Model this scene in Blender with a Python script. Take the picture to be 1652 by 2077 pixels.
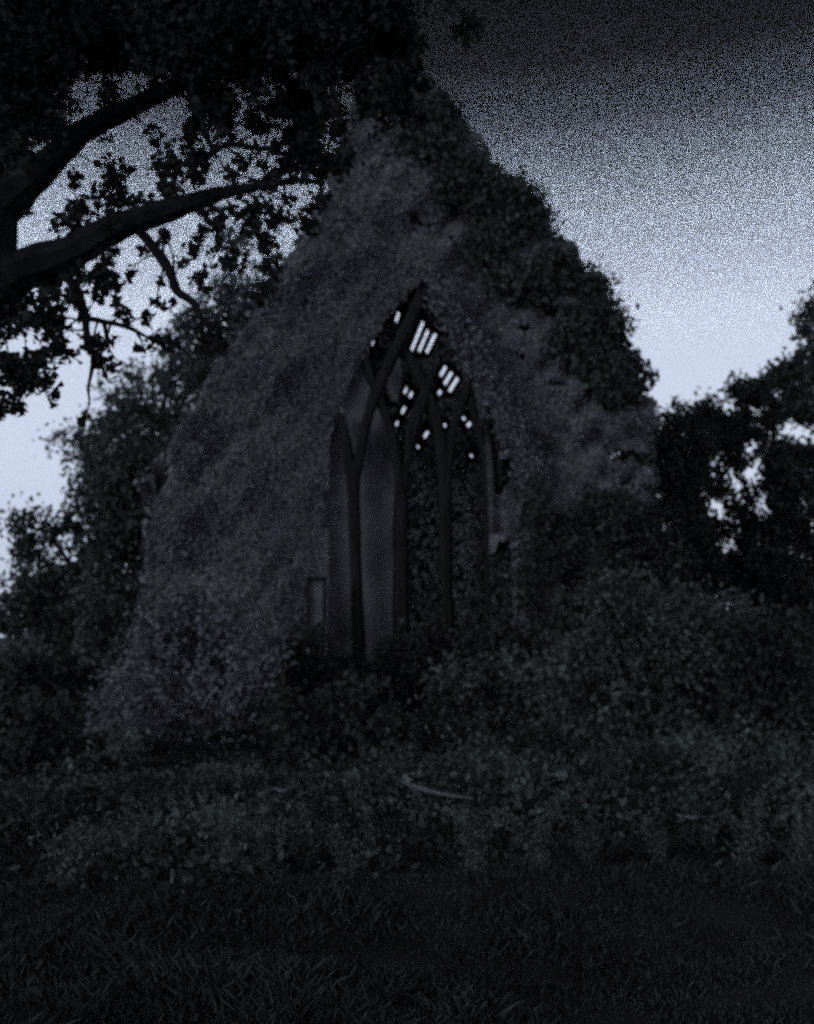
import bpy, math, random
import numpy as np
from mathutils import Vector
for o in list(bpy.data.objects): bpy.data.objects.remove(o)
SC = bpy.context.scene
COL = SC.collection
RNG = np.random.default_rng(11)
random.seed(4)
R = math.radians

# ------------------------------------------------------------ camera
F, CX, CY, EYE, PITCH = 1994.0, 826.0, 1038.5, 1.6, R(7.2)
cd = bpy.data.cameras.new('camera'); cam = bpy.data.objects.new('camera', cd); COL.objects.link(cam)
cam.location = (0, 0, EYE); cam.rotation_euler = (R(90) + PITCH, 0, 0)
cd.sensor_fit = 'HORIZONTAL'; cd.sensor_width = 36; cd.lens = 36 * F / 1652
cd.clip_start = .05; cd.clip_end = 3000
cd.dof.use_dof = True; cd.dof.focus_distance = 2.5; cd.dof.aperture_fstop = 3.7
SC.camera = cam
SC.view_settings.view_transform = 'Standard'; SC.view_settings.look = 'None'
SC.view_settings.exposure = 0; SC.view_settings.gamma = 1
SC.cycles.use_denoising = False
SC.cycles.max_bounces = 5; SC.cycles.diffuse_bounces = 3; SC.cycles.transmission_bounces = 3
SC.cycles.transparent_max_bounces = 4

# ------------------------------------------------------------ sky of late dusk
SUN_EL, SUN_ROT = R(2), R(20)
w = bpy.data.worlds.new('World'); SC.world = w; w.use_nodes = True
nt = w.node_tree; N = nt.nodes; L = nt.links
for n in list(N): N.remove(n)
out = N.new('ShaderNodeOutputWorld')
tc = N.new('ShaderNodeTexCoord'); sep = N.new('ShaderNodeSeparateXYZ')
nrm = N.new('ShaderNodeVectorMath'); nrm.operation = 'NORMALIZE'
L.new(tc.outputs['Generated'], nrm.inputs[0]); L.new(nrm.outputs[0], sep.inputs[0])
asin = N.new('ShaderNodeMath'); asin.operation = 'ARCSINE'; L.new(sep.outputs['Z'], asin.inputs[0])
el = N.new('ShaderNodeMath'); el.operation = 'DIVIDE'; el.inputs[1].default_value = math.pi / 2
L.new(asin.outputs[0], el.inputs[0])
rp = N.new('ShaderNodeValToRGB'); L.new(el.outputs[0], rp.inputs[0])
cr = rp.color_ramp
while len(cr.elements) > 1: cr.elements.remove(cr.elements[-1])
stops = [(0, (.48, .54, .68)), (.11, (.60, .67, .82)), (.20, (.58, .65, .80)), (.225, (.46, .52, .65)),
         (.26, (.33, .38, .48)), (.29, (.18, .21, .265)), (.318, (.065, .075, .1)), (.35, (.014, .016, .021)), (.40, (.005, .006, .008)), (1, (.004, .005, .008))]
cr.elements[0].position = 0; cr.elements[0].color = (*stops[0][1], 1)
for p_, c_ in stops[1:]:
    e = cr.elements.new(p_); e.color = (*c_, 1)
bg1 = N.new('ShaderNodeBackground')
# specks put into the sky to imitate film grain, stronger towards the zenith
def mth(op, a, b=None, c=None):
    m_ = N.new('ShaderNodeMath'); m_.operation = op
    for k_, x_ in enumerate((a, b, c)):
        if x_ is None: continue
        if isinstance(x_, (int, float)): m_.inputs[k_].default_value = x_
        else: L.new(x_, m_.inputs[k_])
    return m_.outputs[0]
GRAIN = .014
snap = N.new('ShaderNodeVectorMath'); snap.operation = 'SNAP'; snap.inputs[1].default_value = (.00004, .00004, .00004)
L.new(nrm.outputs[0], snap.inputs[0])
wn = N.new('ShaderNodeTexWhiteNoise'); wn.noise_dimensions = '3D'; L.new(snap.outputs[0], wn.inputs['Vector'])
amt = N.new('ShaderNodeMapRange'); amt.inputs['From Min'].default_value = .17; amt.inputs['From Max'].default_value = .33
amt.inputs['To Min'].default_value = 0.04; amt.inputs['To Max'].default_value = 1.0; L.new(el.outputs[0], amt.inputs['Value'])
hit = mth('MULTIPLY', mth('LESS_THAN', wn.outputs['Value'], GRAIN), 1 / GRAIN)
L.new(mth('ADD', mth('SUBTRACT', 1.0, amt.outputs[0]), mth('MULTIPLY', amt.outputs[0], hit)), bg1.inputs['Strength'])
L.new(rp.outputs[0], bg1.inputs['Color'])
sky = N.new('ShaderNodeTexSky'); sky.sky_type = 'NISHITA'; sky.sun_disc = False
sky.sun_elevation = SUN_EL; sky.sun_rotation = SUN_ROT
hs = N.new('ShaderNodeHueSaturation'); hs.inputs['Saturation'].default_value = .35
L.new(sky.outputs[0], hs.inputs['Color'])
bg2 = N.new('ShaderNodeBackground'); bg2.inputs['Strength'].default_value = .002
L.new(hs.outputs[0], bg2.inputs['Color'])
ad = N.new('ShaderNodeAddShader'); L.new(bg1.outputs[0], ad.inputs[0]); L.new(bg2.outputs[0], ad.inputs[1])
L.new(ad.outputs[0], out.inputs['Surface'])
sd = bpy.data.lights.new('dusk_light', 'SUN'); sd.energy = .85; sd.angle = R(25); sd.color = (.85, .92, 1)
so = bpy.data.objects.new('dusk_light', sd); COL.objects.link(so)
so.rotation_euler = (R(80), 0, R(-48))      # last glow from behind the camera, upper left

# ------------------------------------------------------------ materials
def principled(name, col, rough=.8, var=.4, scale=6, island=False, transl=0, bump=0, stretch=None, spec=.2):
    m = bpy.data.materials.new(name); m.use_nodes = True
    t = m.node_tree; n = t.nodes; l = t.links
    b = n['Principled BSDF']; b.inputs['Roughness'].default_value = rough
    b.inputs['Specular IOR Level'].default_value = spec
    r = n.new('ShaderNodeValToRGB')
    lo = [c * (1 - var) for c in col]; hi = [min(1, c * (1 + var)) for c in col]
    r.color_ramp.elements[0].position = .3; r.color_ramp.elements[1].position = .7
    r.color_ramp.elements[0].color = (*lo, 1); r.color_ramp.elements[1].color = (*hi, 1)
    tcn = n.new('ShaderNodeTexCoord'); mp = n.new('ShaderNodeMapping'); l.new(tcn.outputs['Object'], mp.inputs[0])
    if stretch: mp.inputs['Scale'].default_value = stretch
    z = n.new('ShaderNodeTexNoise'); z.inputs['Scale'].default_value = scale; z.inputs['Detail'].default_value = 6
    l.new(mp.outputs[0], z.inputs['Vector'])
    if island:
        g = n.new('ShaderNodeNewGeometry'); mx = n.new('ShaderNodeMath'); mx.operation = 'MULTIPLY_ADD'
        mx.inputs[1].default_value = .45; l.new(g.outputs['Random Per Island'], mx.inputs[0])
        h = n.new('ShaderNodeMath'); h.operation = 'MULTIPLY'; h.inputs[1].default_value = .55
        l.new(z.outputs['Fac'], h.inputs[0]); l.new(h.outputs[0], mx.inputs[2]); l.new(mx.outputs[0], r.inputs[0])
    else:
        l.new(z.outputs['Fac'], r.inputs[0])
    l.new(r.outputs[0], b.inputs['Base Color'])
    if bump:
        bp = n.new('ShaderNodeBump'); bp.inputs['Strength'].default_value = bump
        l.new(z.outputs['Fac'], bp.inputs['Height']); l.new(bp.outputs[0], b.inputs['Normal'])
    if transl:
        tr = n.new('ShaderNodeBsdfTranslucent'); l.new(r.outputs[0], tr.inputs['Color'])
        ms = n.new('ShaderNodeMixShader'); ms.inputs[0].default_value = transl
        l.new(b.outputs[0], ms.inputs[1]); l.new(tr.outputs[0], ms.inputs[2])
        l.new(ms.outputs[0], n['Material Output'].inputs['Surface'])
    return m
M = dict(
    ivy=principled('ivy_leaf', (.158, .166, .178), .7, .22, 1.0, True, .15),
    ivy_dark=principled('ivy_mat', (.035, .04, .04), .9, .4, 3),
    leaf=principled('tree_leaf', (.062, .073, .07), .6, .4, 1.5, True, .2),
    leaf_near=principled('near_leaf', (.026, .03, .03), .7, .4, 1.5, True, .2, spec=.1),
    leaf_pale=principled('pale_leaf', (.085, .095, .10), .6, .35, 1.5, True, .25),
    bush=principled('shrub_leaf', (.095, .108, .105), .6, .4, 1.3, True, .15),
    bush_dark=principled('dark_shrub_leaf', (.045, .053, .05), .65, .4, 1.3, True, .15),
    grass=principled('grass_blade', (.045, .053, .054), .85, .5, .8, True, .15),
    soil=principled('turf', (.024, .028, .029), .95, .5, 1.6, bump=.5),
    bark=principled('bark', (.016, .017, .019), .95, .4, 7, bump=.9, stretch=(1, 1, .25), spec=.05),
    timber=principled('timber_and_silhouette', (.018, .019, .02), .95, .35, 5, bump=.4, stretch=(3, 3, .4), spec=.05),
    board=principled('old_board', (.36, .37, .385), .9, .3, 5, bump=.4),
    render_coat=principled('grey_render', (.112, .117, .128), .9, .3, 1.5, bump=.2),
    stone=principled('pale_stone', (.12, .125, .13), .9, .4, 4, bump=.5),
    pale_coat=principled('pale_wall', (.27, .275, .30), .9, .5, 4, bump=.5),
    stick=principled('dead_wood', (.13, .135, .14), .9, .3, 8),
)

# ------------------------------------------------------------ helpers
cp, sp_ = math.cos(PITCH), math.sin(PITCH)
def ray(px, py):
    a = (px - CX) / F; b = (CY - py) / F
    return np.array([a, cp - b * sp_, sp_ + b * cp])
def P(px, py, Y):
    d = ray(px, py); return np.array([0, 0, EYE]) + d * (Y / d[1])
def S(wpx, Y): return wpx * Y / F
def tag(o, label=None, cat=None, group=None, kind=None):
    if label: o['label'] = label
    if cat: o['category'] = cat
    if group: o['group'] = group
    if kind: o['kind'] = kind
    return o
def empty(name, loc=(0, 0, 0), rz=0):
    o = bpy.data.objects.new(name, None); COL.objects.link(o); o.location = loc; o.rotation_euler = (0, 0, rz); return o
def link(name, me, mat, parent=None):
    me.materials.append(M[mat]); o = bpy.data.objects.new(name, me); COL.objects.link(o)
    if parent:
        o.parent = parent
        o.matrix_parent_inverse = parent_inv(parent)
    return o
def parent_inv(p):
    from mathutils import Matrix
    m = Matrix.Translation(p.location) @ Matrix.Rotation(p.rotation_euler[2], 4, 'Z')
    return m.inverted()
def mesh(name, v, f):
    me = bpy.data.meshes.new(name); me.from_pydata([tuple(map(float, a)) for a in v], [], f); me.update(); return me
def quads(name, V):                         # V: (n,4,3)
    n = len(V); me = bpy.data.meshes.new(name)
    me.vertices.add(4 * n); me.vertices.foreach_set('co', V.reshape(-1).astype(np.float32))
    me.loops.add(4 * n); me.loops.foreach_set('vertex_index', np.arange(4 * n, dtype=np.int32))
    me.polygons.add(n); me.polygons.foreach_set('loop_start', np.arange(0, 4 * n, 4, dtype=np.int32))
    me.update(calc_edges=True); return me
def leaf_quads(C, size, nrm=None, flat=.0, aspect=.7, droop=0):
    n = len(C)
    a = RNG.normal(size=(n, 3))
    if droop: a[:, 2] -= droop
    a /= np.linalg.norm(a, axis=1)[:, None]
    b = RNG.normal(size=(n, 3))
    if nrm is not None:                     # leaf faces follow a surface normal
        nn = nrm + RNG.normal(size=(n, 3)) * (1 - flat); nn /= np.linalg.norm(nn, axis=1)[:, None]
        a = a - nn * (a * nn).sum(1)[:, None]; a /= np.linalg.norm(a, axis=1)[:, None]
        b = np.cross(nn, a)
    else:
        b -= a * (a * b).sum(1)[:, None]; b /= np.linalg.norm(b, axis=1)[:, None]
    s = (size * RNG.uniform(.6, 1.35, n))[:, None]
    fold = np.cross(a, b) * s * .15
    return np.stack([C - a * s * .55, C + b * s * aspect * .5 - a * s * .08 + fold, C + a * s * .6, C - b * s * aspect * .5 - a * s * .08 + fold], 1)
def tube(pts, rad, seg=9, wob=.0):
    pts = [np.array(p, float) for p in pts]; n = len(pts); v = []; f = []
    for i, p in enumerate(pts):
        t = pts[min(i + 1, n - 1)] - pts[max(i - 1, 0)]; t /= np.linalg.norm(t) + 1e-9
        up = np.array([0, 0, 1.]) if abs(t[2]) < .9 else np.array([1., 0, 0])
        x = np.cross(t, up); x /= np.linalg.norm(x); y = np.cross(t, x)
        for k in range(seg):
            an = 2 * math.pi * k / seg; rr = rad[i] * (1 + wob * random.uniform(-1, 1))
            v.append(p + (x * math.cos(an) + y * math.sin(an)) * rr)
    for i in range(n - 1):
        for k in range(seg):
            f.append((i * seg + k, i * seg + (k + 1) % seg, (i + 1) * seg + (k + 1) % seg, (i + 1) * seg + k))
    f.append(tuple(range(seg))[::-1]); f.append(tuple(range((n - 1) * seg, n * seg)))
    return v, f
def smooth_path(pts, rad, k=4):
    P_ = np.array(pts, float); n = len(P_); o = []; r = []
    for i in range(n - 1):
        p0 = P_[max(i - 1, 0)]; p1 = P_[i]; p2 = P_[i + 1]; p3 = P_[min(i + 2, n - 1)]
        for j in range(k):
            t = j / k
            o.append(.5 * ((2 * p1) + (-p0 + p2) * t + (2 * p0 - 5 * p1 + 4 * p2 - p3) * t * t + (-p0 + 3 * p1 - 3 * p2 + p3) * t ** 3))
            r.append(rad[i] * (1 - t) + rad[i + 1] * t)
    o.append(P_[-1]); r.append(rad[-1]); return o, r
def join(parts):
    V = []; Fc = []
    for v, f in parts:
        b = len(V); V += list(v); Fc += [tuple(i + b for i in q) for q in f]
    return V, Fc
def box(c, hx, hy, hz, ax=None):
    ax = ax if ax is not None else np.eye(3); c = np.array(c, float)
    v = [c + ax[0] * sx * hx + ax[1] * sy * hy + ax[2] * sz * hz for sx in (-1, 1) for sy in (-1, 1) for sz in (-1, 1)]
    return v, [(0, 1, 3, 2), (4, 6, 7, 5), (0, 4, 5, 1), (2, 3, 7, 6), (0, 2, 6, 4), (1, 5, 7, 3)]
def noise3(X, seed=0):                      # cheap smooth noise from summed sines
    r = np.random.default_rng(seed); s = np.zeros(len(X))
    for k in range(10):
        d = r.normal(size=3); d /= np.linalg.norm(d); fr = r.uniform(.6, 3.2)
        s += np.sin(X @ d * fr * 2 + r.uniform(0, 6.28)) / (1 + fr * .5)
    return s / 3.0
def in_poly(x, y, poly):
    c = np.zeros(len(x), bool); n = len(poly)
    for i in range(n):
        x0, y0 = poly[i]; x1, y1 = poly[(i + 1) % n]
        m = ((y0 > y) != (y1 > y)) & (x < (x1 - x0) * (y - y0) / (y1 - y0 + 1e-12) + x0)
        c ^= m
    return c
def gz(x, y):                               # ground height
    x = np.asarray(x, float); y = np.asarray(y, float)
    far = np.clip((np.hypot(x, y) - 3) / 6, 0, 1)
    h = .07 * np.sin(x * .9 + y * .35) + .06 * np.sin(y * 1.3 - x * .3 + 1) + .10 * np.sin(x * .23 + 2) * np.sin(y * .31)
    rut = -.10 * np.exp(-((y - 5.0 - x * .25 + .25 * np.sin(x * 2)) / .35) ** 2) + .07 * np.exp(-((y - 5.9 - x * .2 - .2 * np.sin(x * 1.4)) / .4) ** 2)
    bank = rut + .28 * np.exp(-((y - 8.3 - x * .35) / .9) ** 2) * np.clip(x / 2 + .3, 0, 1)
    return h * (.4 + .6 * far) + bank

# ------------------------------------------------------------ ground
def ground():
    xs = np.concatenate([-np.geomspace(600, 14, 22), np.linspace(-13.5, 13.5, 110), np.geomspace(14, 600, 22)])
    ys = np.concatenate([-np.geomspace(200, 2, 12), np.linspace(-1.5, 30, 130), np.geomspace(31, 1500, 22)])
    X, Y = np.meshgrid(xs, ys); Z = gz(X, Y) + np.where(np.hypot(X, Y) < 30, RNG.normal(size=X.shape) * .012, 0)
    V = np.stack([X.ravel(), Y.ravel(), Z.ravel()], 1); nx = len(xs)
    f = [(j * nx + i, j * nx + i + 1, (j + 1) * nx + i + 1, (j + 1) * nx + i) for j in range(len(ys) - 1) for i in range(nx - 1)]
    me = mesh('ground', V, f)
    for p in me.polygons: p.use_smooth = True
    tag(link('ground', me, 'soil'), kind='structure')
ground()

# ------------------------------------------------------------ the overgrown chapel
BY = 18.0; YAW = R(6.5)
O = np.array([(780 - CX) / F * BY, BY, 0.0])
U = np.array([math.cos(YAW), math.sin(YAW), 0]); D = np.array([-math.sin(YAW), math.cos(YAW), 0]); ZA = np.array([0, 0, 1.])
AX = np.array([U, D, ZA])
def W(u, d, z): return O + U * u + D * d + ZA * z
def front(px, py, d=0.0):                    # pixel -> (u, z) on the plane at depth d of the chapel
    r = ray(px, py); c = np.array([0, 0, EYE]); o = O + D * d
    t = ((o - c) @ D) / (r @ D); q = c + r * t - o; return q @ U, q[2]
RIDGE = (0.05, 11.2); REAVE = (4.35, 6.2); LEAVE = (-3.9, 4.6); LEN = 17.0
rs = np.array([REAVE[0] - RIDGE[0], 0, REAVE[1] - RIDGE[1]]); RSL = np.linalg.norm(rs); rs /= RSL
RS = U * rs[0] + ZA * rs[2]; RN = U * -rs[2] + ZA * rs[0]          # down-slope and outward normal of the right roof
def on_roof(px, py):
    o = W(RIDGE[0], 0, RIDGE[1]); c = np.array([0, 0, EYE]); r = ray(px, py)
    t = ((o - c) @ RN) / (r @ RN); q = c + r * t - o; return q @ RS, q @ D
strips = [(833, 711, 860, 655), (848, 714, 870, 672), (864, 717, 884, 676), (891, 762, 903, 742), (900, 780, 914, 752), (910, 795, 926, 764),
          (742, 722, 748, 712), (754, 702, 759, 688), (800, 650, 809, 632), (802, 862, 809, 850), (814, 838, 822, 824), (820, 800, 828, 786),
          (832, 808, 838, 796), (846, 908, 854, 893), (860, 888, 868, 872), (896, 865, 903, 857), (939, 852, 945, 848), (945, 862, 953, 854),
          (954, 926, 960, 916), (887, 800, 892, 790)]
slits = []
for x0, y0, x1, y1 in strips:
    s0, d0 = on_roof(x0, y0); s1, d1 = on_roof(x1, y1)
    slits.append(((s0 + s1) / 2, min(d0, d1), max(d0, d1)))
BW = .1125; PH = .046
chapel = tag(empty('ruined_chapel', tuple(O), YAW), 'ruined chapel smothered in ivy with an empty pointed window and a gappy roof', 'chapel')
# right roof: long boards with laths missing
pr = []
nrow = int(RSL / BW) + 1
for i in range(nrow):
    cuts = sorted([(a, b) for s, a, b in slits if abs((s - PH) / BW - .5 - i) <= .5])
    segs = []; cur = 0.0
    for a, b in cuts:
        if a > cur: segs.append((cur, a))
        cur = max(cur, b)
    segs.append((cur, LEN))
    for a, b in segs:
        if b - a < .02: continue
        c = W(RIDGE[0], (a + b) / 2, RIDGE[1]) + RS * (PH + (i + .5) * BW) + RN * (.02 * (i % 2))
        pr.append(box(c, BW / 2 + .006, (b - a) / 2, .013, np.array([RS, D, RN])))
# left roof
ls = np.array([LEAVE[0] - RIDGE[0], 0, LEAVE[1] - RIDGE[1]]); LSL = np.linalg.norm(ls); ls /= LSL
LS = U * ls[0] + ZA * ls[2]; LN = -U * -ls[2] * 1 + ZA * -ls[0]; LN = LN / np.linalg.norm(LN)
LN = np.cross(D, LS); LN = LN if LN[2] > 0 else -LN
for i in range(int(LSL / .2) + 1):
    c = W(RIDGE[0], LEN / 2, RIDGE[1]) + LS * ((i + .5) * .2) + LN * (.02 * (i % 2))
    pr.append(box(c, .106, LEN / 2, .013, np.array([LS, D, LN])))
link('roof', mesh('roof', *join(pr)), 'board', chapel)
# side walls; gaps added in the right one to lighten the interior
for name_u, top in ((REAVE[0] - .1, REAVE[1] - .05), (LEAVE[0] + .1, LEAVE[1] - .05)):
    pw = []
    n = int(LEN / .25)
    for i in range(n):
        h = top - (.0 if name_u < 0 or RNG.random() > .3 else RNG.uniform(.2, 2.2))
        pw.append(box(W(name_u + .02 * (i % 2), (i + .5) * .25, h / 2), .014, .12 if name_u > 0 else .13, h / 2, AX))
    link('wall', mesh('wall', *join(pw)), 'board', chapel)
# opening outline in the front gable, in chapel coordinates
opx = [(655, 1345), (653, 1200), (655, 1000), (668, 890), (702, 785), (755, 690), (805, 618), (858, 572), (905, 625), (955, 700), (1005, 788), (1042, 870), (1066, 950), (1076, 1050), (1078, 1200), (1076, 1345)]
OPEN = [front(x, y) for x, y in opx]
def gable(u0, u1, zlo, zhi, hole=None, d=0., bw=.24, sag=0):
    ps = []; n = int((u1 - u0) / bw)
    for i in range(n):
        u = u0 + (i + .5) * bw
        top = RIDGE[1] - (u - RIDGE[0]) * (RIDGE[1] - REAVE[1]) / (REAVE[0] - RIDGE[0]) if u > RIDGE[0] else RIDGE[1] + (u - RIDGE[0]) * (RIDGE[1] - LEAVE[1]) / (RIDGE[0] - LEAVE[0])
        top = min(top - .12, zhi); spans = [(zlo, top)]
        if hole is not None:
            zz = np.linspace(zlo, top, 120); m = in_poly(np.full(120, u), zz, hole); spans = []; st = None
            for k in range(120):
                if not m[k] and st is None: st = zz[k]
                if (m[k] or k == 119) and st is not None:
                    if zz[k] - st > .1: spans.append((st, zz[k]))
                    st = None
        for a, b in spans:
            ps.append(box(W(u, d + .02 * (i % 2), (a + b) / 2), bw / 2 - .004, .014, (b - a) / 2, AX))
    return ps
link('wall', mesh('wall', *join(gable(LEAVE[0], REAVE[0], -.2, 12, OPEN))), 'board', chapel)
bk = gable(LEAVE[0], REAVE[0], -.2, 12, None, LEN - .1, .235) + gable(LEAVE[0], REAVE[0], -.2, 11.8, None, LEN - .2, .3)
link('wall', mesh('wall', *join(bk)), 'board', chapel)
# frames, beams and rafters
def beam(px_pts, d, wpx, name='post', mat='timber', depth=.11):
    q = [W(front(x, y, d)[0], d, front(x, y, d)[1]) for x, y in px_pts]
    yy = BY + d; p, r = smooth_path(q, [S(k, yy) / 2 for k in wpx], 5)
    return link(name, mesh(name, *tube(p, r, 8, .07)), mat, chapel)
def bar(px_pts, d, wpx, name='mullion', mat='timber', thick=.32):
    q = [front(x, y, d) for x, y in px_pts]; q = [W(u, d, z) for u, z in q]
    p, r = smooth_path(q, [S(k, BY + d) / 2 for k in wpx], 6); v = []; f = []; n = len(p)
    for i in range(n):
        t = p[min(i + 1, n - 1)] - p[max(i - 1, 0)]; t = t / np.linalg.norm(t); x = np.cross(t, D); x /= np.linalg.norm(x)
        e = r[i] * random.uniform(.93, 1.07)
        for a, b in ((-1, .12), (-1, .45), (-.45, 1), (.45, 1), (1, .45), (1, .12), (.5, -.5), (-.5, -.5)):
            v.append(p[i] + x * a * e - D * b * thick / 2)
    for i in range(n - 1):
        for k in range(8): f.append((i * 8 + k, i * 8 + (k + 1) % 8, (i + 1) * 8 + (k + 1) % 8, (i + 1) * 8 + k))
    f.append(tuple(range(8))[::-1]); f.append(tuple(range((n - 1) * 8, n * 8)))
    return link(name, mesh(name, v, f), mat, chapel)
FD = -.25  # stone bars below take the near-black timber colour to read as silhouettes
bar([(732, 1430), (727, 1300), (722, 1150), (718, 1030), (716, 945)], FD, [30, 27, 24, 25, 32])
bar([(711, 962), (704, 910), (697, 872), (689, 838)], FD + .02, [24, 24, 18, 9], 'tracery')
bar([(722, 962), (734, 900), (747, 845), (765, 792), (787, 742), (810, 698), (836, 645), (858, 596)], FD - .01, [24, 22, 22, 28, 26, 26, 28, 26], 'tracery')
bar([(818, 1430), (815, 1250), (814, 1100), (814, 985)], FD + .05, [32, 29, 26, 24])
bar([(812, 1000), (805, 930), (790, 866), (768, 806), (751, 762), (743, 718)], FD + .03, [20, 18, 18, 20, 18, 9], 'tracery')
bar([(817, 1000), (825, 930), (839, 868), (857, 812), (884, 742)], FD + .06, [20, 20, 26, 24, 12], 'tracery')
bar([(909, 1430), (907, 1250), (904, 1100), (903, 965)], FD + .05, [28, 26, 26, 28])
bar([(901, 985), (893, 890), (872, 812), (845, 752), (812, 705)], FD + .09, [24, 24, 26, 26, 16], 'tracery')
bar([(905, 985), (913, 900), (930, 838), (950, 785), (962, 755)], FD + .1, [22, 20, 18, 16, 12], 'tracery')
bar([(989, 1400), (988, 1200), (985, 1050), (980, 940), (970, 880), (950, 818)], FD + .12, [9, 9, 9, 9, 11, 9])
bar([(858, 588), (902, 630), (948, 690), (984, 762), (1004, 840), (1012, 910), (1014, 990)], FD + .2, [30, 30, 30, 26, 18, 12, 7], 'arch_moulding')
bar([(948, 742), (972, 800), (984, 870), (992, 960), (996, 1080)], .42, [14, 18, 18, 20, 14], 'arch_moulding', 'stone')  # paler stone colour stands in for light caught on the arch
beam([(830, 1040), (858, 1062), (880, 1090), (872, 1130)], 1.2, [5, 6, 6, 4], 'twig', 'stick')
beam([(884, 960), (872, 1000), (845, 1050), (838, 1090)], 1.3, [8, 8, 6, 4], 'twig', 'stick')
for d in (4.4, 9.7, 11.9, 14.3, 16.6):
    a = W(RIDGE[0], d, RIDGE[1] - .2)
    for S_, Nn, ln in ((RS, RN, RSL), (LS, LN, LSL)):
        c = a + S_ * ln / 2
        link('rafter', mesh('rafter', *box(c - Nn * .08, ln / 2, .06, .09, np.array([S_, D, Nn]))), 'timber', chapel)
    for u in (-2.6, 3.0):
        zt = 6.4 if u < 0 else 7.2
        link('post', mesh('post', *box(W(u, d, zt / 2 - .1), .11, .11, zt / 2, AX)), 'timber', chapel)
    link('tie_beam', mesh('tie_beam', *box(W(.2, d, 6.2 if d > 9 else 9.6), 2.7 if d > 9 else 1.0, .08, .1, AX)), 'timber', chapel)
def panel(pxp, d, th, name, mat):
    q = [front(x, y, d) for x, y in pxp]; n = len(q); v = [W(u, d, z) for u, z in q] + [W(u, d + th, z) for u, z in q]
    link(name, mesh(name, v, [tuple(range(n)), tuple(range(2 * n - 1, n - 1, -1))] + [(i, i + n, (i + 1) % n + n, (i + 1) % n) for i in range(n)]), mat, chapel)
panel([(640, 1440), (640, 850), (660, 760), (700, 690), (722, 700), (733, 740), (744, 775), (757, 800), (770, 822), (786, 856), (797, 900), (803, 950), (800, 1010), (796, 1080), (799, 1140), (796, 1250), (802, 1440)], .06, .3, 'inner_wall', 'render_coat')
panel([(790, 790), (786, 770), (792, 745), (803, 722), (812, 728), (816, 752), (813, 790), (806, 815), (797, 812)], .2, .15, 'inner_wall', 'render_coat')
# ragged pale panel in the right of the opening
def ragged(pxp, d, th=.08):
    q = [front(x, y, d) for x, y in pxp]; v = [W(u, d, z) for u, z in q] + [W(u, d + th, z) for u, z in q]; n = len(q)
    return v, [tuple(range(n)), tuple(range(2 * n - 1, n - 1, -1))] + [(i, i + n, (i + 1) % n + n, (i + 1) % n) for i in range(n)]
link('pale_panel', mesh('pale_panel', *ragged([(994, 1125), (992, 1040), (994, 985), (1003, 992), (1010, 1006), (1020, 1000), (1026, 985), (1036, 978), (1042, 955), (1052, 925), (1060, 910), (1066, 918), (1064, 950), (1058, 985), (1060, 1020), (1056, 1060), (1060, 1085), (1052, 1112), (1040, 1112), (1034, 1090), (1022, 1100), (1012, 1094), (1006, 1120)], .4)), 'pale_coat', chapel)
# small window low on the left
wd = tag(link('window', mesh('window', *join([box(W(front(640, 1232)[0] + a, -.85, front(640, 1232)[1] + b), c, .05, e, AX) for a, b, c, e in ((-.14, 0, .03, .5), (.14, 0, .03, .5), (0, .47, .17, .03), (0, -.5, .2, .035))])), 'timber', chapel))
link('pane', mesh('pane', *box(W(front(640, 1232)[0], -.82, front(640, 1232)[1]), .11, .015, .45, AX)), 'stone', wd)

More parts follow.
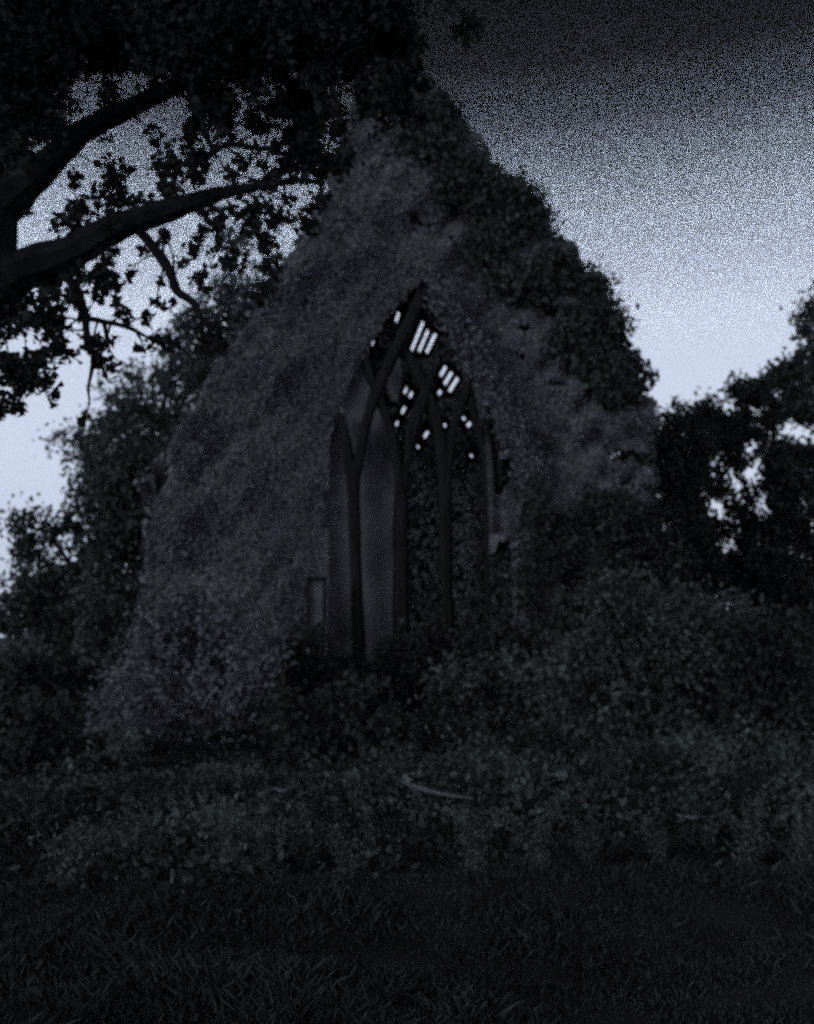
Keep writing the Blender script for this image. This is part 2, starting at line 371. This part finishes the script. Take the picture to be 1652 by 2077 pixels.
# ------------------------------------------------------------ ivy over the chapel
OUT = [(788, 80), (856, 142), (912, 200), (958, 270), (988, 330), (1048, 398), (1095, 448), (1146, 502), (1188, 560), (1230, 610), (1242, 670), (1270, 740), (1308, 800), (1322, 880), (1330, 1000), (1320, 1200), (1300, 1460),
       (215, 1540), (238, 1400), (268, 1280), (292, 1150), (325, 1040), (345, 930), (395, 820), (440, 730), (480, 690), (560, 570), (620, 480), (655, 400), (690, 280), (730, 150)]
OUTB = np.array([front(x, y, -.45) for x, y in OUT])
ivy = tag(empty('climbing_ivy', tuple(W(-3, -.6, 0))), 'thick pale ivy blanket climbing the whole gable and roof of the chapel', 'ivy')
def ivy_front(n, size, ins=0.0):
    lo = OUTB.min(0); hi = OUTB.max(0)
    u = RNG.uniform(lo[0], hi[0], n); z = RNG.uniform(lo[1], hi[1], n)
    q = np.stack([u, z * 0, z], 1); j = noise3(q * 3.6, 5) * .12
    k = in_poly(u + j, z + j, OUTB) & ~in_poly(u + j * .35, z + j * .25, OPEN)
    u, z = u[k], z[k]; q = np.stack([u, z * 0, z], 1)
    gap = noise3(q * 2.2, 9) + noise3(q * 6, 10) * .6
    k = gap > -1.15 + .55 * np.clip((u + .5) / 3, 0, 1); u, z, q = u[k], z[k], q[k]
    bump = noise3(q * .9, 7) * .3 + noise3(q * 3, 8) * .12 * (1 + 1.2 * (u > 1))
    d = -.30 - bump - RNG.random(len(u)) * .12
    wu, wz = front(862, 960); mm = np.clip((((u - wu) / 3.0) ** 2 + ((z - wz) / 5.0) ** 2 - .35) / .9, 0, 1)
    d = d * (.4 + .6 * mm * mm * (3 - 2 * mm))
    # the blanket rolls back towards its outline
    C_ = np.array([W(0, 0, 0)]) + u[:, None] * U + d[:, None] * D + z[:, None] * ZA
    gu = (noise3((q + [.1, 0, 0]) * .9, 7) - noise3((q - [.1, 0, 0]) * .9, 7)) * .34 / .2
    gzz = (noise3((q + [0, 0, .1]) * .9, 7) - noise3((q - [0, 0, .1]) * .9, 7)) * .34 / .2
    nn = -D[None] + gu[:, None] * -U[None] * -1 + gzz[:, None] * ZA[None] * 1
    nn /= np.linalg.norm(nn, axis=1)[:, None]
    return leaf_quads(C_, size, nn, .45)
link('ivy_leaves', quads('ivy_leaves', ivy_front(420000, .10)), 'ivy', ivy)
# shoots standing out from the outline
def ivy_edge(n):
    C_ = []
    m = len(OUTB)
    for i in range(m - 14):
        a, b = OUTB[i], OUTB[i + 1]; ln = np.hypot(*(b - a)); c = int(ln * n)
        t = RNG.random(c)[:, None]; q = a + (b - a) * t
        nr = np.array([b[1] - a[1], -(b[0] - a[0])]); nr = -nr / np.hypot(*nr)
        wv = noise3(np.stack([q[:, 0], q[:, 0] * 0, q[:, 1]], 1) * 5, 3)
        off = RNG.exponential(.14, c) * (1 + wv.clip(-.6, 1.5) * 1.4) - .1
        q = q - nr * off[:, None]
        dd = RNG.uniform(-.4, 1.2, c)
        C_.append(W(0, 0, 0) + q[:, :1] * U + dd[:, None] * D + q[:, 1:] * ZA)
    return leaf_quads(np.concatenate(C_), .085)
link('shoots', quads('shoots', ivy_edge(1900)), 'leaf', ivy)
# roof and side ivy
def ivy_roof(n, size):
    d = RNG.uniform(0, LEN, n); s = RNG.uniform(-.3, RSL + .4, n); h = RNG.uniform(.03, .3, n) + .8 * np.clip(1 - d / 2.5, 0, 1)
    C_ = W(RIDGE[0], 0, RIDGE[1]) + s[:, None] * RS + d[:, None] * D + h[:, None] * RN
    c = np.array([0, 0, EYE]); r = C_ - c; o = W(RIDGE[0], 0, RIDGE[1]); t = ((o - c) @ RN) / (r @ RN); q = c + r * t[:, None] - o
    qs, qd = q @ RS, q @ D; keep = np.ones(n, bool)
    for s0, a, b in slits: keep &= ~((abs(qs - s0) < .17) & (qd > a - .15) & (qd < b + .15))
    A = leaf_quads(C_[keep], size, np.repeat(RN[None], keep.sum(), 0), .4)
    m = n // 2; d = RNG.uniform(0, LEN, m); s = RNG.uniform(-.3, LSL + .6, m); h = RNG.uniform(.03, .4, m)
    B = leaf_quads(W(RIDGE[0], 0, RIDGE[1]) + s[:, None] * LS + d[:, None] * D + h[:, None] * LN, size, np.repeat(LN[None], m, 0), .4)
    m = n // 3; d = RNG.uniform(0, LEN, m); z = RNG.uniform(0, REAVE[1], m) * 1; u = REAVE[0] + RNG.uniform(.05, .5, m)
    Cc = leaf_quads(W(0, 0, 0) + u[:, None] * U + d[:, None] * D + z[:, None] * ZA, size, np.repeat(U[None], m, 0), .4)
    u = LEAVE[0] - RNG.uniform(.05, .5, m); z = RNG.uniform(0, LEAVE[1], m)
    Dd = leaf_quads(W(0, 0, 0) + u[:, None] * U + d[:, None] * D + z[:, None] * ZA, size, np.repeat(-U[None], m, 0), .4)
    return np.concatenate([A, B, Cc, Dd])
link('roof_ivy', quads('roof_ivy', ivy_roof(60000, .17)), 'ivy', ivy)
# ivy added inside the window to brighten it, parted at the lath gaps
def to_px(C_):
    r = C_ - np.array([0, 0, EYE]); f_ = r[:, 1] * cp + r[:, 2] * sp_; u_ = -r[:, 1] * sp_ + r[:, 2] * cp
    return CX + F * r[:, 0] / f_, CY - F * u_ / f_
def tangle(n):
    B = np.array([front(x, y, .8) for x, y in [(780, 1350), (780, 900), (735, 760), (735, 690), (800, 600), (860, 560), (960, 680), (1050, 850), (1090, 950), (1090, 1350)]])
    lo, hi = B.min(0), B.max(0); u = RNG.uniform(lo[0], hi[0], n); z = RNG.uniform(lo[1], hi[1], n); k = in_poly(u, z, B); u, z = u[k], z[k]
    d = .35 + RNG.random(len(u)) ** 1.2 * 1.6
    C_ = W(0, 0, 0) + u[:, None] * U + d[:, None] * D + z[:, None] * ZA
    px, py = to_px(C_); k = np.ones(len(u), bool)
    for x0, y0, x1, y1 in strips:                        # sight lines of the gaps between the laths
        t = np.clip(((px - x0) * (x1 - x0) + (py - y0) * (y1 - y0)) / ((x1 - x0) ** 2 + (y1 - y0) ** 2), 0, 1)
        k &= np.hypot(px - x0 - t * (x1 - x0), py - y0 - t * (y1 - y0)) > 13
    k &= noise3(C_ * 2.6, 77) > -.8
    k &= ~((px > 990) & (px < 1062) & (py > 975) & (py < 1110) & (RNG.random(len(px)) < .85))
    return leaf_quads(C_[k], .085, np.repeat(-D[None], k.sum(), 0), .35)
link('light_catching_ivy', quads('light_catching_ivy', tangle(30000)), 'ivy', ivy)
# ragged ivy creeping over the right edge of the window arch
def fringe():
    o_ = []; pth = [(880, 590), (905, 625), (955, 700), (1005, 788), (1042, 860), (1064, 905), (1080, 950), (1090, 980), (1092, 1050), (1088, 1110), (1066, 1170), (1070, 1290)]
    for k in range(len(pth) - 1):
        for _ in range(7):
            t = random.random(); x = pth[k][0] + (pth[k + 1][0] - pth[k][0]) * t + random.uniform(-26, 14) * (.5 if k < 2 else 1); y = pth[k][1] + (pth[k + 1][1] - pth[k][1]) * t
            u, z = front(x, y, -.5); n = random.randint(30, 90)
            o_.append(W(u, -.5, z) + RNG.normal(size=(n, 3)) * [.09, .06, .15])
    return leaf_quads(np.concatenate(o_), .085)
link('fringe', quads('fringe', fringe()), 'ivy', ivy)
# bushy clumps in a darker leaf colour, added to shade the right slope
def bosses():
    o_ = []
    for _ in range(260):
        u = random.uniform(.2, 4.4); z = random.uniform(4, 12)
        if z < 10.9 - 1.15 * u and random.random() < .93: continue
        if not in_poly(np.array([u]), np.array([z]), OUTB)[0] or in_poly(np.array([u]), np.array([z]), OPEN)[0]: continue
        rr = random.uniform(.12, .38); n = int(900 * rr * rr / .09)
        q = RNG.normal(size=(n, 3)) * rr * [.6, .6, .45]; o_.append(W(u, -.45, z) + q)
    return leaf_quads(np.concatenate(o_), .10)
link('ivy_shade_clumps', quads('ivy_shade_clumps', bosses()), 'leaf', ivy)

# ------------------------------------------------------------ foliage clouds
def cloud(clumps, Y, leaf, cover, depth=1.0, uneven=.45, seed=0, droop=.3):
    C_ = []
    for c in clumps:
        x, y, r = c[:3]; cv = 1.9 * cover * (c[3] if len(c) > 3 else 1)
        yy = Y + (c[4] if len(c) > 4 else 0)
        rm = S(r, yy); n = int(cv * math.pi * rm * rm / (leaf * leaf * .45)) + 3
        ns = max(4, int(9 + rm * 6))                                   # sub-clumps make an uneven outline
        sub = RNG.normal(size=(ns, 3)); sub /= np.linalg.norm(sub, axis=1)[:, None]; sub *= RNG.uniform(.15, 1, ns)[:, None] ** .5 * .8
        idx = RNG.integers(0, ns, n); q = sub[idx] + RNG.normal(size=(n, 3)) * (.18 + .22 * RNG.random(ns)[idx])[:, None]
        q[:, 1] *= depth
        C_.append(P(x, y, yy) + q * rm)
    C_ = np.concatenate(C_); k = noise3(C_ * 1.7 / max(leaf * 8, .5), seed) > -uneven - 1 + .45
    C_ = C_[k]; g = gz(C_[:, 0], C_[:, 1]); C_ = C_[C_[:, 2] > g + .01]
    return leaf_quads(C_, leaf, droop=droop)
def limbs(paths, Y, seg=8):
    ps = []
    for pts, wd in paths:
        q = [P(p[0], p[1], Y + (p[2] if len(p) > 2 else 0)) for p in pts]
        a, r = smooth_path(q, [S(k, Y) / 2 for k in wd], 4); ps.append(tube(a, r, seg, .13))
    return join(ps)
def tree(name, label, cat, clumps, Y, paths, leaf, cover, mat, group=None, base=None, crown='crown', stem='trunk', **kw):
    bx = base if base is not None else clumps[0][0]
    p = P(bx, 1290, Y); p[2] = float(gz(p[0], p[1]))
    t = tag(empty(name, tuple(p)), label, cat, group)
    q = [(bx, None)]
    lm = limbs(paths, Y) if paths else None
    if lm: link(stem, mesh(stem, *lm), 'bark', t)
    link(crown, quads(crown, cloud(clumps, Y, leaf, cover, **kw)), mat, t)
    return t

# big near tree reaching in from the upper left
near_limbs = [
 ([(-330, 1560), (-270, 1100), (-170, 760), (-70, 560), (-40, 420), (-70, 250), (-120, 0), (-100, -300)], [330, 270, 230, 200, 150, 120, 90, 50]),
 ([(-110, 640), (-20, 580), (50, 548), (130, 510), (210, 468), (290, 438), (380, 410), (440, 393), (520, 380), (600, 375), (645, 372)], [190, 130, 96, 76, 62, 54, 46, 30, 18, 12, 6]),
 ([(-80, 500), (-10, 420), (50, 370), (110, 322), (170, 265), (250, 225), (330, 190), (420, 135), (520, 80), (640, 20)], [150, 110, 84, 62, 50, 42, 36, 30, 24, 14]),
 ([(-60, 430), (0, 330), (20, 260), (80, 190), (160, 120), (260, 40)], [80, 56, 44, 36, 28, 18]),
 ([(272, 456), (315, 505), (345, 540), (365, 580), (392, 625), (420, 655), (475, 670)], [18, 22, 22, 20, 16, 12, 5]),
 ([(100, 535), (140, 570), (172, 625), (180, 680), (184, 730), (178, 790)], [20, 22, 20, 14, 12, 5]),
 ([(176, 645), (215, 655), (260, 668), (305, 688)], [12, 11, 10, 5]),
 ([(410, 330), (430, 300), (470, 288), (520, 290), (560, 300)], [8, 14, 14, 10, 5]),
 ([(380, 150), (400, 220), (430, 300)], [14, 14, 10]),
 ([(520, 380), (545, 350), (570, 340), (630, 345)], [10, 9, 8, 4]),
]
near_clumps = []
def fill(x0, y0, x1, y1, r, n, cv=1.0, dy=0):
    for _ in range(n): near_clumps.append((random.uniform(x0, x1), random.uniform(y0, y1), r * random.uniform(.7, 1.3), cv, random.uniform(-.6, .8) + dy))
fill(-80, -60, 780, 70, 80, 70, 1.7)
fill(-40, 50, 720, 140, 50, 56, 1.4)
fill(700, -60, 1120, 20, 40, 9, .5)
fill(930, 0, 985, 110, 26, 5, .9)
fill(680, 60, 800, 260, 40, 9, 1.2)
fill(-40, 130, 120, 270, 44, 20, 1.3)
fill(-40, 250, 40, 420, 34, 10, 1.2)
fill(540, 130, 660, 240, 26, 9, 1)
fill(690, 50, 830, 190, 34, 14, 1.2)  # leaves added over the gable peak to darken it like vignetting
fill(560, 140, 720, 340, 32, 18, 1.1)
fill(720, 90, 850, 260, 26, 12, .9)  # more leaves added to blacken the peak
fill(-20, 560, 130, 760, 30, 8, 1.0)
fill(400, 150, 520, 220, 30, 6, 1.0)
fill(600, 130, 700, 330, 30, 11, .9)
fill(430, 180, 560, 260, 26, 6, 1.1)
near_clumps += [(x, y, r * 1.2, 1.5) for x, y, r in (
 (230, 200, 22), (460, 240, 30), (520, 250, 28), (420, 230, 30), (340, 330, 34), (350, 385, 26), (385, 350, 30), (310, 270, 16),
 (235, 345, 26), (230, 385, 26), (150, 360, 18), (215, 420, 26), (160, 420, 24), (140, 455, 20), (260, 400, 22), (390, 250, 22),
 (395, 310, 28), (640, 300, 22), (600, 300, 22), (590, 340, 20), (560, 350, 14), (650, 340, 26), (640, 410, 22), (610, 450, 22),
 (560, 440, 26), (520, 420, 22), (480, 430, 22), (505, 460, 22), (440, 440, 20), (420, 470, 22), (400, 500, 20), (440, 520, 24), (480, 540, 20),
 (550, 490, 22), (545, 545, 22), (520, 600, 20), (400, 560, 18), (470, 500, 16), (540, 590, 16), (165, 545, 26), (200, 560, 24), (215, 530, 18),
 (195, 590, 18), (230, 570, 18), (225, 510, 14), (150, 600, 22), (120, 640, 24), (90, 590, 22), (60, 640, 26), (30, 620, 22), (10, 600, 26),
 (110, 690, 26), (80, 730, 30), (40, 740, 34), (10, 760, 34), (60, 780, 26), (20, 810, 28), (100, 770, 18), (0, 690, 22), (140, 720, 20),
 (180, 700, 18), (210, 735, 18), (240, 620, 14), (250, 640, 16), (0, 840, 16), (110, 800, 12), (330, 690, 20), (300, 650, 10), (355, 610, 10), (430, 690, 22), (420, 590, 12))]
for c in list(near_clumps[-110:]):
    near_clumps.append((c[0] + random.uniform(-26, 26), c[1] + random.uniform(-22, 22), c[2] * .6, 1.1, random.uniform(-.5, .5)))
for pts, wd in list(near_limbs[1:]):                                   # side twigs with leaves
    for _ in range(max(4, len(pts) * 2)):
        k = random.randrange(1, len(pts)); a, b = pts[k - 1], pts[k]; t = random.random()
        x, y = a[0] + (b[0] - a[0]) * t, a[1] + (b[1] - a[1]) * t
        if x < -40: continue
        an = random.uniform(0, 6.28); ln = random.uniform(30, 85); mx, my = x + math.cos(an) * ln * .5, y + math.sin(an) * ln * .5
        ex, ey = mx + math.cos(an + random.uniform(-.8, .8)) * ln * .5, my + math.sin(an + random.uniform(-.8, .8)) * ln * .5
        near_limbs.append(([(x, y), (mx, my), (ex, ey)], [6, 4, 2])); near_clumps.append((ex, ey, 15, .9, 0))
for pts, wd in near_limbs[:10]:                                        # crooked rather than smooth
    for k in range(1, len(pts) - 1): pts[k] = (pts[k][0] + random.uniform(-8, 8), pts[k][1] + random.uniform(-10, 10))
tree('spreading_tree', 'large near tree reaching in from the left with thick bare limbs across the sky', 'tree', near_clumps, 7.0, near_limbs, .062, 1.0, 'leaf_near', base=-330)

# trees behind on the left, right, and the shrubs
GAPS = [(a, b, c * .62) for a, b, c in ((1530, 905, 17), (1522, 960, 15), (1548, 1005, 13), (1600, 870, 20), (1640, 890, 16), (1446, 938, 9), (1456, 1025, 11), (1478, 1108, 13), (1550, 1045, 7))]
def blob(poly, r, n, cv=1.0, dz=.8, gaps=()):
    o = []; P_ = np.array(poly, float); lo, hi = P_.min(0), P_.max(0)
    while len(o) < n:
        x, y = random.uniform(lo[0], hi[0]), random.uniform(lo[1], hi[1])
        rr = r * random.uniform(.65, 1.3); near = [math.hypot(x - a, y - b) - c for a, b, c in gaps]
        if near and min(near) < rr * .95:
            rr = min(near) / .95; n -= .34
            if rr < 9: continue
        if in_poly(np.array([x]), np.array([y]), poly)[0]: o.append((x, y, rr, cv, random.uniform(-dz, dz)))
    return o
tree('slender_tree', 'thin hazy tree with loose pale leaves between the near limbs and the ivy gable', 'tree',
     blob([(130, 860), (200, 800), (300, 740), (340, 690), (400, 620), (450, 560), (560, 540), (570, 600), (430, 800), (360, 930), (220, 930), (100, 930)], 32, 120, .8) +
     blob([(390, 500), (470, 470), (570, 460), (560, 640), (400, 760), (330, 760), (400, 640)], 26, 46, .8),
     30, [([(330, 1400), (325, 1000), (330, 850), (350, 720)], [26, 20, 12, 4]), ([(326, 980), (270, 860), (220, 800)], [12, 8, 3]), ([(330, 880), (390, 780), (430, 690)], [10, 7, 3])], .15, .6, 'leaf_pale', base=330)
tree('broad_tree', 'dark rounded tree just left of the ivy gable, sky at its outer edge', 'tree',
     blob([(20, 1120), (60, 1050), (160, 1020), (180, 940), (300, 900), (330, 1000), (320, 1400), (250, 1460), (120, 1400), (50, 1280)], 52, 84, 1.15),
     23, [([(215, 1480), (212, 1300), (200, 1150), (230, 1000)], [30, 24, 16, 6]), ([(208, 1240), (140, 1140), (100, 1080)], [12, 9, 4])], .13, 1.1, 'leaf', base=215)
tree('leafy_tree', 'dark tree behind the rounded one, its sparse upper twigs against pale sky', 'tree',
     blob([(160, 960), (180, 900), (250, 850), (330, 780), (420, 720), (450, 740), (340, 1000), (300, 1040)], 38, 62, .9),
     26, [([(300, 1450), (300, 1100), (320, 900), (380, 780)], [24, 18, 10, 4])], .14, .8, 'leaf', base=300)
tree('far_tree', 'low dark tree at the left edge below the strip of sky', 'tree',
     blob([(-60, 1360), (60, 1350), (130, 1340), (200, 1420), (180, 1560), (40, 1620), (-60, 1600)], 46, 42, .95),
     20, [([(90, 1640), (90, 1500), (70, 1400)], [20, 14, 5])], .12, 1.0, 'leaf', base=90)
tree('tall_tree', 'tall dark tree at the right edge of the view with bright gaps in its crown', 'tree',
     blob([(1700, 540), (1640, 630), (1600, 730), (1580, 830), (1640, 860), (1700, 860)], 34, 50, 1.1, gaps=GAPS) +
     blob([(1560, 890), (1700, 900), (1700, 1300), (1580, 1450), (1540, 1100)], 42, 90, 1.1, gaps=GAPS),
     24, [([(1668, 1560), (1660, 1300), (1662, 1000), (1665, 700)], [34, 28, 20, 8])], .13, .95, 'leaf', base=1668)
tree('round_topped_tree', 'dark tree right of the ivy gable whose ragged top dips to the sky', 'tree',
     blob([(1310, 880), (1350, 850), (1410, 850), (1450, 900), (1440, 1020), (1440, 1400), (1300, 1400), (1280, 1000)], 42, 100, 1.1, gaps=GAPS) + [(1345, 845, 20, .8), (1375, 820, 18, .7), (1360, 865, 24, 1), (1400, 840, 20, 1)],
     25, [([(1380, 1540), (1375, 1200), (1370, 900)], [28, 22, 8])], .13, 1.1, 'leaf', base=1380)
tree('ragged_tree', 'dark tree with several bright holes between the dipped top and the tall right tree', 'tree',
     blob([(1400, 845), (1440, 815), (1480, 785), (1560, 750), (1620, 740), (1610, 860), (1530, 890), (1450, 900)], 26, 60, 1.0, gaps=GAPS) +
     blob([(1400, 880), (1620, 860), (1620, 1200), (1400, 1200)], 30, 150, 1.3, gaps=GAPS) +
     blob([(1440, 1160), (1500, 1140), (1580, 1100), (1600, 1450), (1420, 1450)], 42, 50, 1.1),
     28, [([(1585, 1540), (1582, 1200), (1578, 960), (1560, 800)], [26, 20, 12, 5])], .14, 1.0, 'leaf', base=1585)

# wood far off, reading as one low mass
wc = [(x, 1262 + 14 * math.sin(x * .013) + random.uniform(-8, 8), 34, 1.2, random.uniform(-6, 6)) for x in range(-900, 2560, 24)]
tag(link('distant_wood', quads('distant_wood', cloud(wc, 70, .45, 1.2)), 'leaf'), 'low dark wood far off along the horizon', 'wood', kind='stuff')
def shrub(label, poly, r, n, Y, mat='bush', leaf=.09, cover=1.1, name='shrub', group='shrubs around the chapel', cv=1.0):
    xs = [p[0] for p in poly]; cx = sum(xs) / len(xs); yb = P(cx, 1290, Y)
    g = float(gz(yb[0], Y)); pb = (CY - F * math.tan(math.atan2(g - EYE, Y) - PITCH)); top = min(p[1] for p in poly)
    stems = [([(cx + random.uniform(-20, 20), pb + 6), (cx + k * .4, (pb + top) / 2), (cx + k, top + (pb - top) * .25)], [S(9, 18) / S(1, Y) * 1.0, 5, 3]) for k in (-.6 * (max(xs) - min(xs)) / 3, 5, .6 * (max(xs) - min(xs)) / 3)]
    return tree(name, label, 'shrub', blob(poly, r, n, cv, .5), Y, stems, leaf, cover, mat, group, base=cx, crown='foliage', stem='stem')
shrub('pale shrub heaped against the foot of the gable, below its left slope', [(270, 1300), (360, 1220), (500, 1260), (530, 1400), (510, 1560), (440, 1680), (320, 1680), (250, 1520)], 60, 56, 14.6, 'ivy')
shrub('small greyish bush in front of the dark rounded tree', [(150, 1260), (190, 1150), (260, 1130), (290, 1200), (260, 1340), (180, 1350)], 36, 22, 19, 'bush')
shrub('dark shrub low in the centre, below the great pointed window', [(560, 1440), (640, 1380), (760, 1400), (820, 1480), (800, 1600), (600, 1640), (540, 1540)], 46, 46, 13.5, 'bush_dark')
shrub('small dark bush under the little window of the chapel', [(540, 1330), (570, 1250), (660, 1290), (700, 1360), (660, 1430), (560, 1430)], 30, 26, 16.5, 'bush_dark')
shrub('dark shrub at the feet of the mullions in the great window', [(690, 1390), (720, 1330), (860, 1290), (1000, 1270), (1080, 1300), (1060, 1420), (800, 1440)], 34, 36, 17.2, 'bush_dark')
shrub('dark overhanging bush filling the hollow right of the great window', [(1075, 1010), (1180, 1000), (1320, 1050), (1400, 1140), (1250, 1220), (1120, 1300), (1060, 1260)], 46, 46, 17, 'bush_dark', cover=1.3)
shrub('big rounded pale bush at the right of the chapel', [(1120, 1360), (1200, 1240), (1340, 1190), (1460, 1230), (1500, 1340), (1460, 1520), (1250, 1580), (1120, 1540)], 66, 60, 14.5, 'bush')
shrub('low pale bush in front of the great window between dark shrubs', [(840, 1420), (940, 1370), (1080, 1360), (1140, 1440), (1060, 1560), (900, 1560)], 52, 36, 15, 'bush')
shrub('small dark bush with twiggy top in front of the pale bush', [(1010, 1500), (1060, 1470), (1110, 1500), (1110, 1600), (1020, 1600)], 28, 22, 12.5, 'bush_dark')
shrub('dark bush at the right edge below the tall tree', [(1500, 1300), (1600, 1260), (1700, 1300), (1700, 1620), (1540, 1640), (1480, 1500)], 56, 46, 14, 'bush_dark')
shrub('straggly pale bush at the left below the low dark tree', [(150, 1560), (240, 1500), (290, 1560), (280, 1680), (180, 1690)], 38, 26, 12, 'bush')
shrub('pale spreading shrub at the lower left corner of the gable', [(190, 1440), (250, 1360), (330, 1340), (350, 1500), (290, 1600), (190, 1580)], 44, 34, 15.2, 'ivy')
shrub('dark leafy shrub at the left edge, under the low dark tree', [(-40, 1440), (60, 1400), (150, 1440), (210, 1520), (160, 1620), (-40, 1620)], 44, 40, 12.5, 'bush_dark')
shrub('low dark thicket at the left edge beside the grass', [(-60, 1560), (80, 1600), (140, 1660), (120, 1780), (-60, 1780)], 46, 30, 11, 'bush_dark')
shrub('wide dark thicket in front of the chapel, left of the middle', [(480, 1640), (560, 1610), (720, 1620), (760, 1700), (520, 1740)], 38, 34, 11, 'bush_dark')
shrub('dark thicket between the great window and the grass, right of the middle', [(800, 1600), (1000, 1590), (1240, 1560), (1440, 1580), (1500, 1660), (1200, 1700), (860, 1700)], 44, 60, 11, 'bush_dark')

# broad-leaved weeds in front, one low plant each
def weed(px, py, s, label, mat='bush'):
    dd = ray(px, py); Y = dd[1] * EYE / max(-dd[2], .03); p = P(px, py, Y); p[2] = float(gz(p[0], p[1]))
    t = tag(empty('leafy_weed', tuple(p)), label, 'weed', 'weeds in the rough grass')
    st = []; C_ = []
    for k in range(7):
        an = random.uniform(0, 6.28); h = s * random.uniform(.8, 2.0); ln = s * random.uniform(.2, .9)
        q = [p + [math.cos(an) * ln * f * f, math.sin(an) * ln * f * f, h * f] for f in (0, .33, .66, 1)]
        st.append(tube(q, [.006, .005, .004, .002], 5))
        for f in np.linspace(.15, 1, 16):
            C_ += [p + [math.cos(an) * ln * f * f, math.sin(an) * ln * f * f, h * f] + RNG.normal(size=3) * s * .13 for _ in range(7)]
    link('stem', mesh('stem', *join(st)), 'bush_dark', t)
    link('foliage', quads('foliage', leaf_quads(np.array(C_), s * .11, aspect=.5)), mat, t)
# low scrub and bramble running in front of the bushes
def scrub(seed, count, leaf, keep):
    out_ = []; r_ = random.Random(seed)
    for _ in range(count):
        Y = r_.uniform(5.4, 14.5); x = r_.uniform(-.55, .55) * Y * 1.05
        edge = 6.5 + .6 * math.sin(x * 1.7) + .35 * math.sin(x * 5 + 1) + 1.1 * (x > .6) - .5 * (x < -1)
        if Y < edge + r_.expovariate(1.2) * .7: continue
        h = r_.choice((.08, .14, .22, .34)) * r_.uniform(.7, 1.4) * (.35 if -4.4 < x < -.6 and Y > 7.6 else 1); rr = r_.uniform(.12, .55); n = int(150 * (rr / .3) ** 1.5 * (.075 / leaf) ** 1.4)
        q = RNG.normal(size=(n, 3)) * [rr, rr, h * .6] * .6; c = np.array([x, Y, float(gz(x, Y)) + h * .45])
        out_.append(c + q)
    C_ = np.concatenate(out_); k = C_[:, 2] > gz(C_[:, 0], C_[:, 1]); C_ = C_[k]
    k = noise3(C_ * 1.9, seed) > keep; return leaf_quads(C_[k], leaf, droop=-.2)
tag(link('undergrowth', quads('undergrowth', scrub(31, 330, .06, -.1)), 'bush'), 'low pale scrub between the grass and the bushes', 'undergrowth', kind='stuff')
tag(link('bramble', quads('bramble', scrub(32, 360, .062, -.2)), 'leaf'), 'dark bramble patches running through the scrub', 'bramble', kind='stuff')
weeds_ = [(130, 1850, .3, 'broad pale weed lowest at the left of the rough grass'), (260, 1800, .24, 'pale weed just above the broad one at left'), (470, 1830, .26, 'weed tuft in the grass, halfway between left edge and middle'),
          (540, 1700, .22, 'pale twiggy weed before the dark thicket'), (620, 1800, .25, 'weed in front of the thicket, left of the middle'), (700, 1860, .2, 'small weed low in the middle of the grass'),
          (960, 1830, .24, 'upright pale weed right of the middle'), (1090, 1820, .26, 'pale weed at the brink of the grassy bank'), (1200, 1770, .2, 'weed on the bank below the small twiggy bush'),
          (1340, 1770, .2, 'weed on the bank left of the largest one'), (1520, 1770, .28, 'largest pale weed on the bank at the right'), (1630, 1790, .22, 'weed on the bank at the right edge')]
for a in weeds_: weed(*a)

# ------------------------------------------------------------ grass
def grass():
    n = 420000
    Y = RNG.uniform(0, 1, n) ** 1.4 * 15 + 3.4; X = RNG.uniform(-.5, .5, n) * Y * 1.0
    pat = noise3(np.stack([X * 1.2, Y * 1.2, X * 0], 1), 21)
    k = RNG.random(n) < np.clip(.8 + pat * .5, .5, 1); X, Y, pat = X[k], Y[k], pat[k]; n = len(X)
    Z = gz(X, Y); fine = noise3(np.stack([X * 4, Y * 4, X * 0], 1), 22); h = RNG.uniform(.025, .085, n) * (1 + pat.clip(-.3, 1.2)) * (1 + .6 * fine.clip(-.6, 1.4)) * np.clip(.45 + Y * .07, .5, 1.1); h = np.where((RNG.random(n) < .01) & (Y > 5) & (Y < 9), h * 1.7, h)
    an = RNG.uniform(0, 2 * math.pi, n); wv = .0016 + .002 * RNG.random(n) + Y * .0003
    lean = RNG.normal(size=(n, 2)) * .45 * h[:, None]
    b = np.stack([X, Y, Z - .01], 1); ax = np.stack([np.cos(an), np.sin(an), an * 0], 1) * wv[:, None]
    t = b + np.stack([lean[:, 0], lean[:, 1], h], 1); mid = b + np.stack([lean[:, 0] * .35, lean[:, 1] * .35, h * .55], 1)
    return np.stack([b - ax, b + ax, mid + ax * .9, t], 1)
tag(link('grass', quads('grass', grass()), 'grass'), 'rough tufted grass over the foreground', 'grass', kind='stuff')

# fallen sticks
def stick(label, pts, Yadd, wpx):
    q = []
    for x, y in pts:
        d = ray(x, y); Y = d[1] * EYE / -d[2]; p = P(x, y, Y); p[2] = float(gz(p[0], p[1])) + Yadd; q.append(p)
    a, r = smooth_path(q, [S(k, q[0][1]) / 2 for k in wpx], 4)
    tag(link('fallen_branch', mesh('fallen_branch', *tube(a, r, 6, .12)), 'stick'), label, 'branch', 'fallen branches')
stick('pale fallen branch in the weeds below the great window, the longest', [(805, 1660), (850, 1690), (900, 1705), (960, 1712)], .25, [9, 8, 6, 3])
stick('pale crooked fallen branch before the dark thicket left of the middle', [(525, 1712), (550, 1700), (575, 1702), (600, 1690)], .3, [8, 9, 7, 3])
stick('pale straight fallen branch lying level at the right', [(1375, 1708), (1410, 1710), (1460, 1706)], .22, [8, 7, 4])
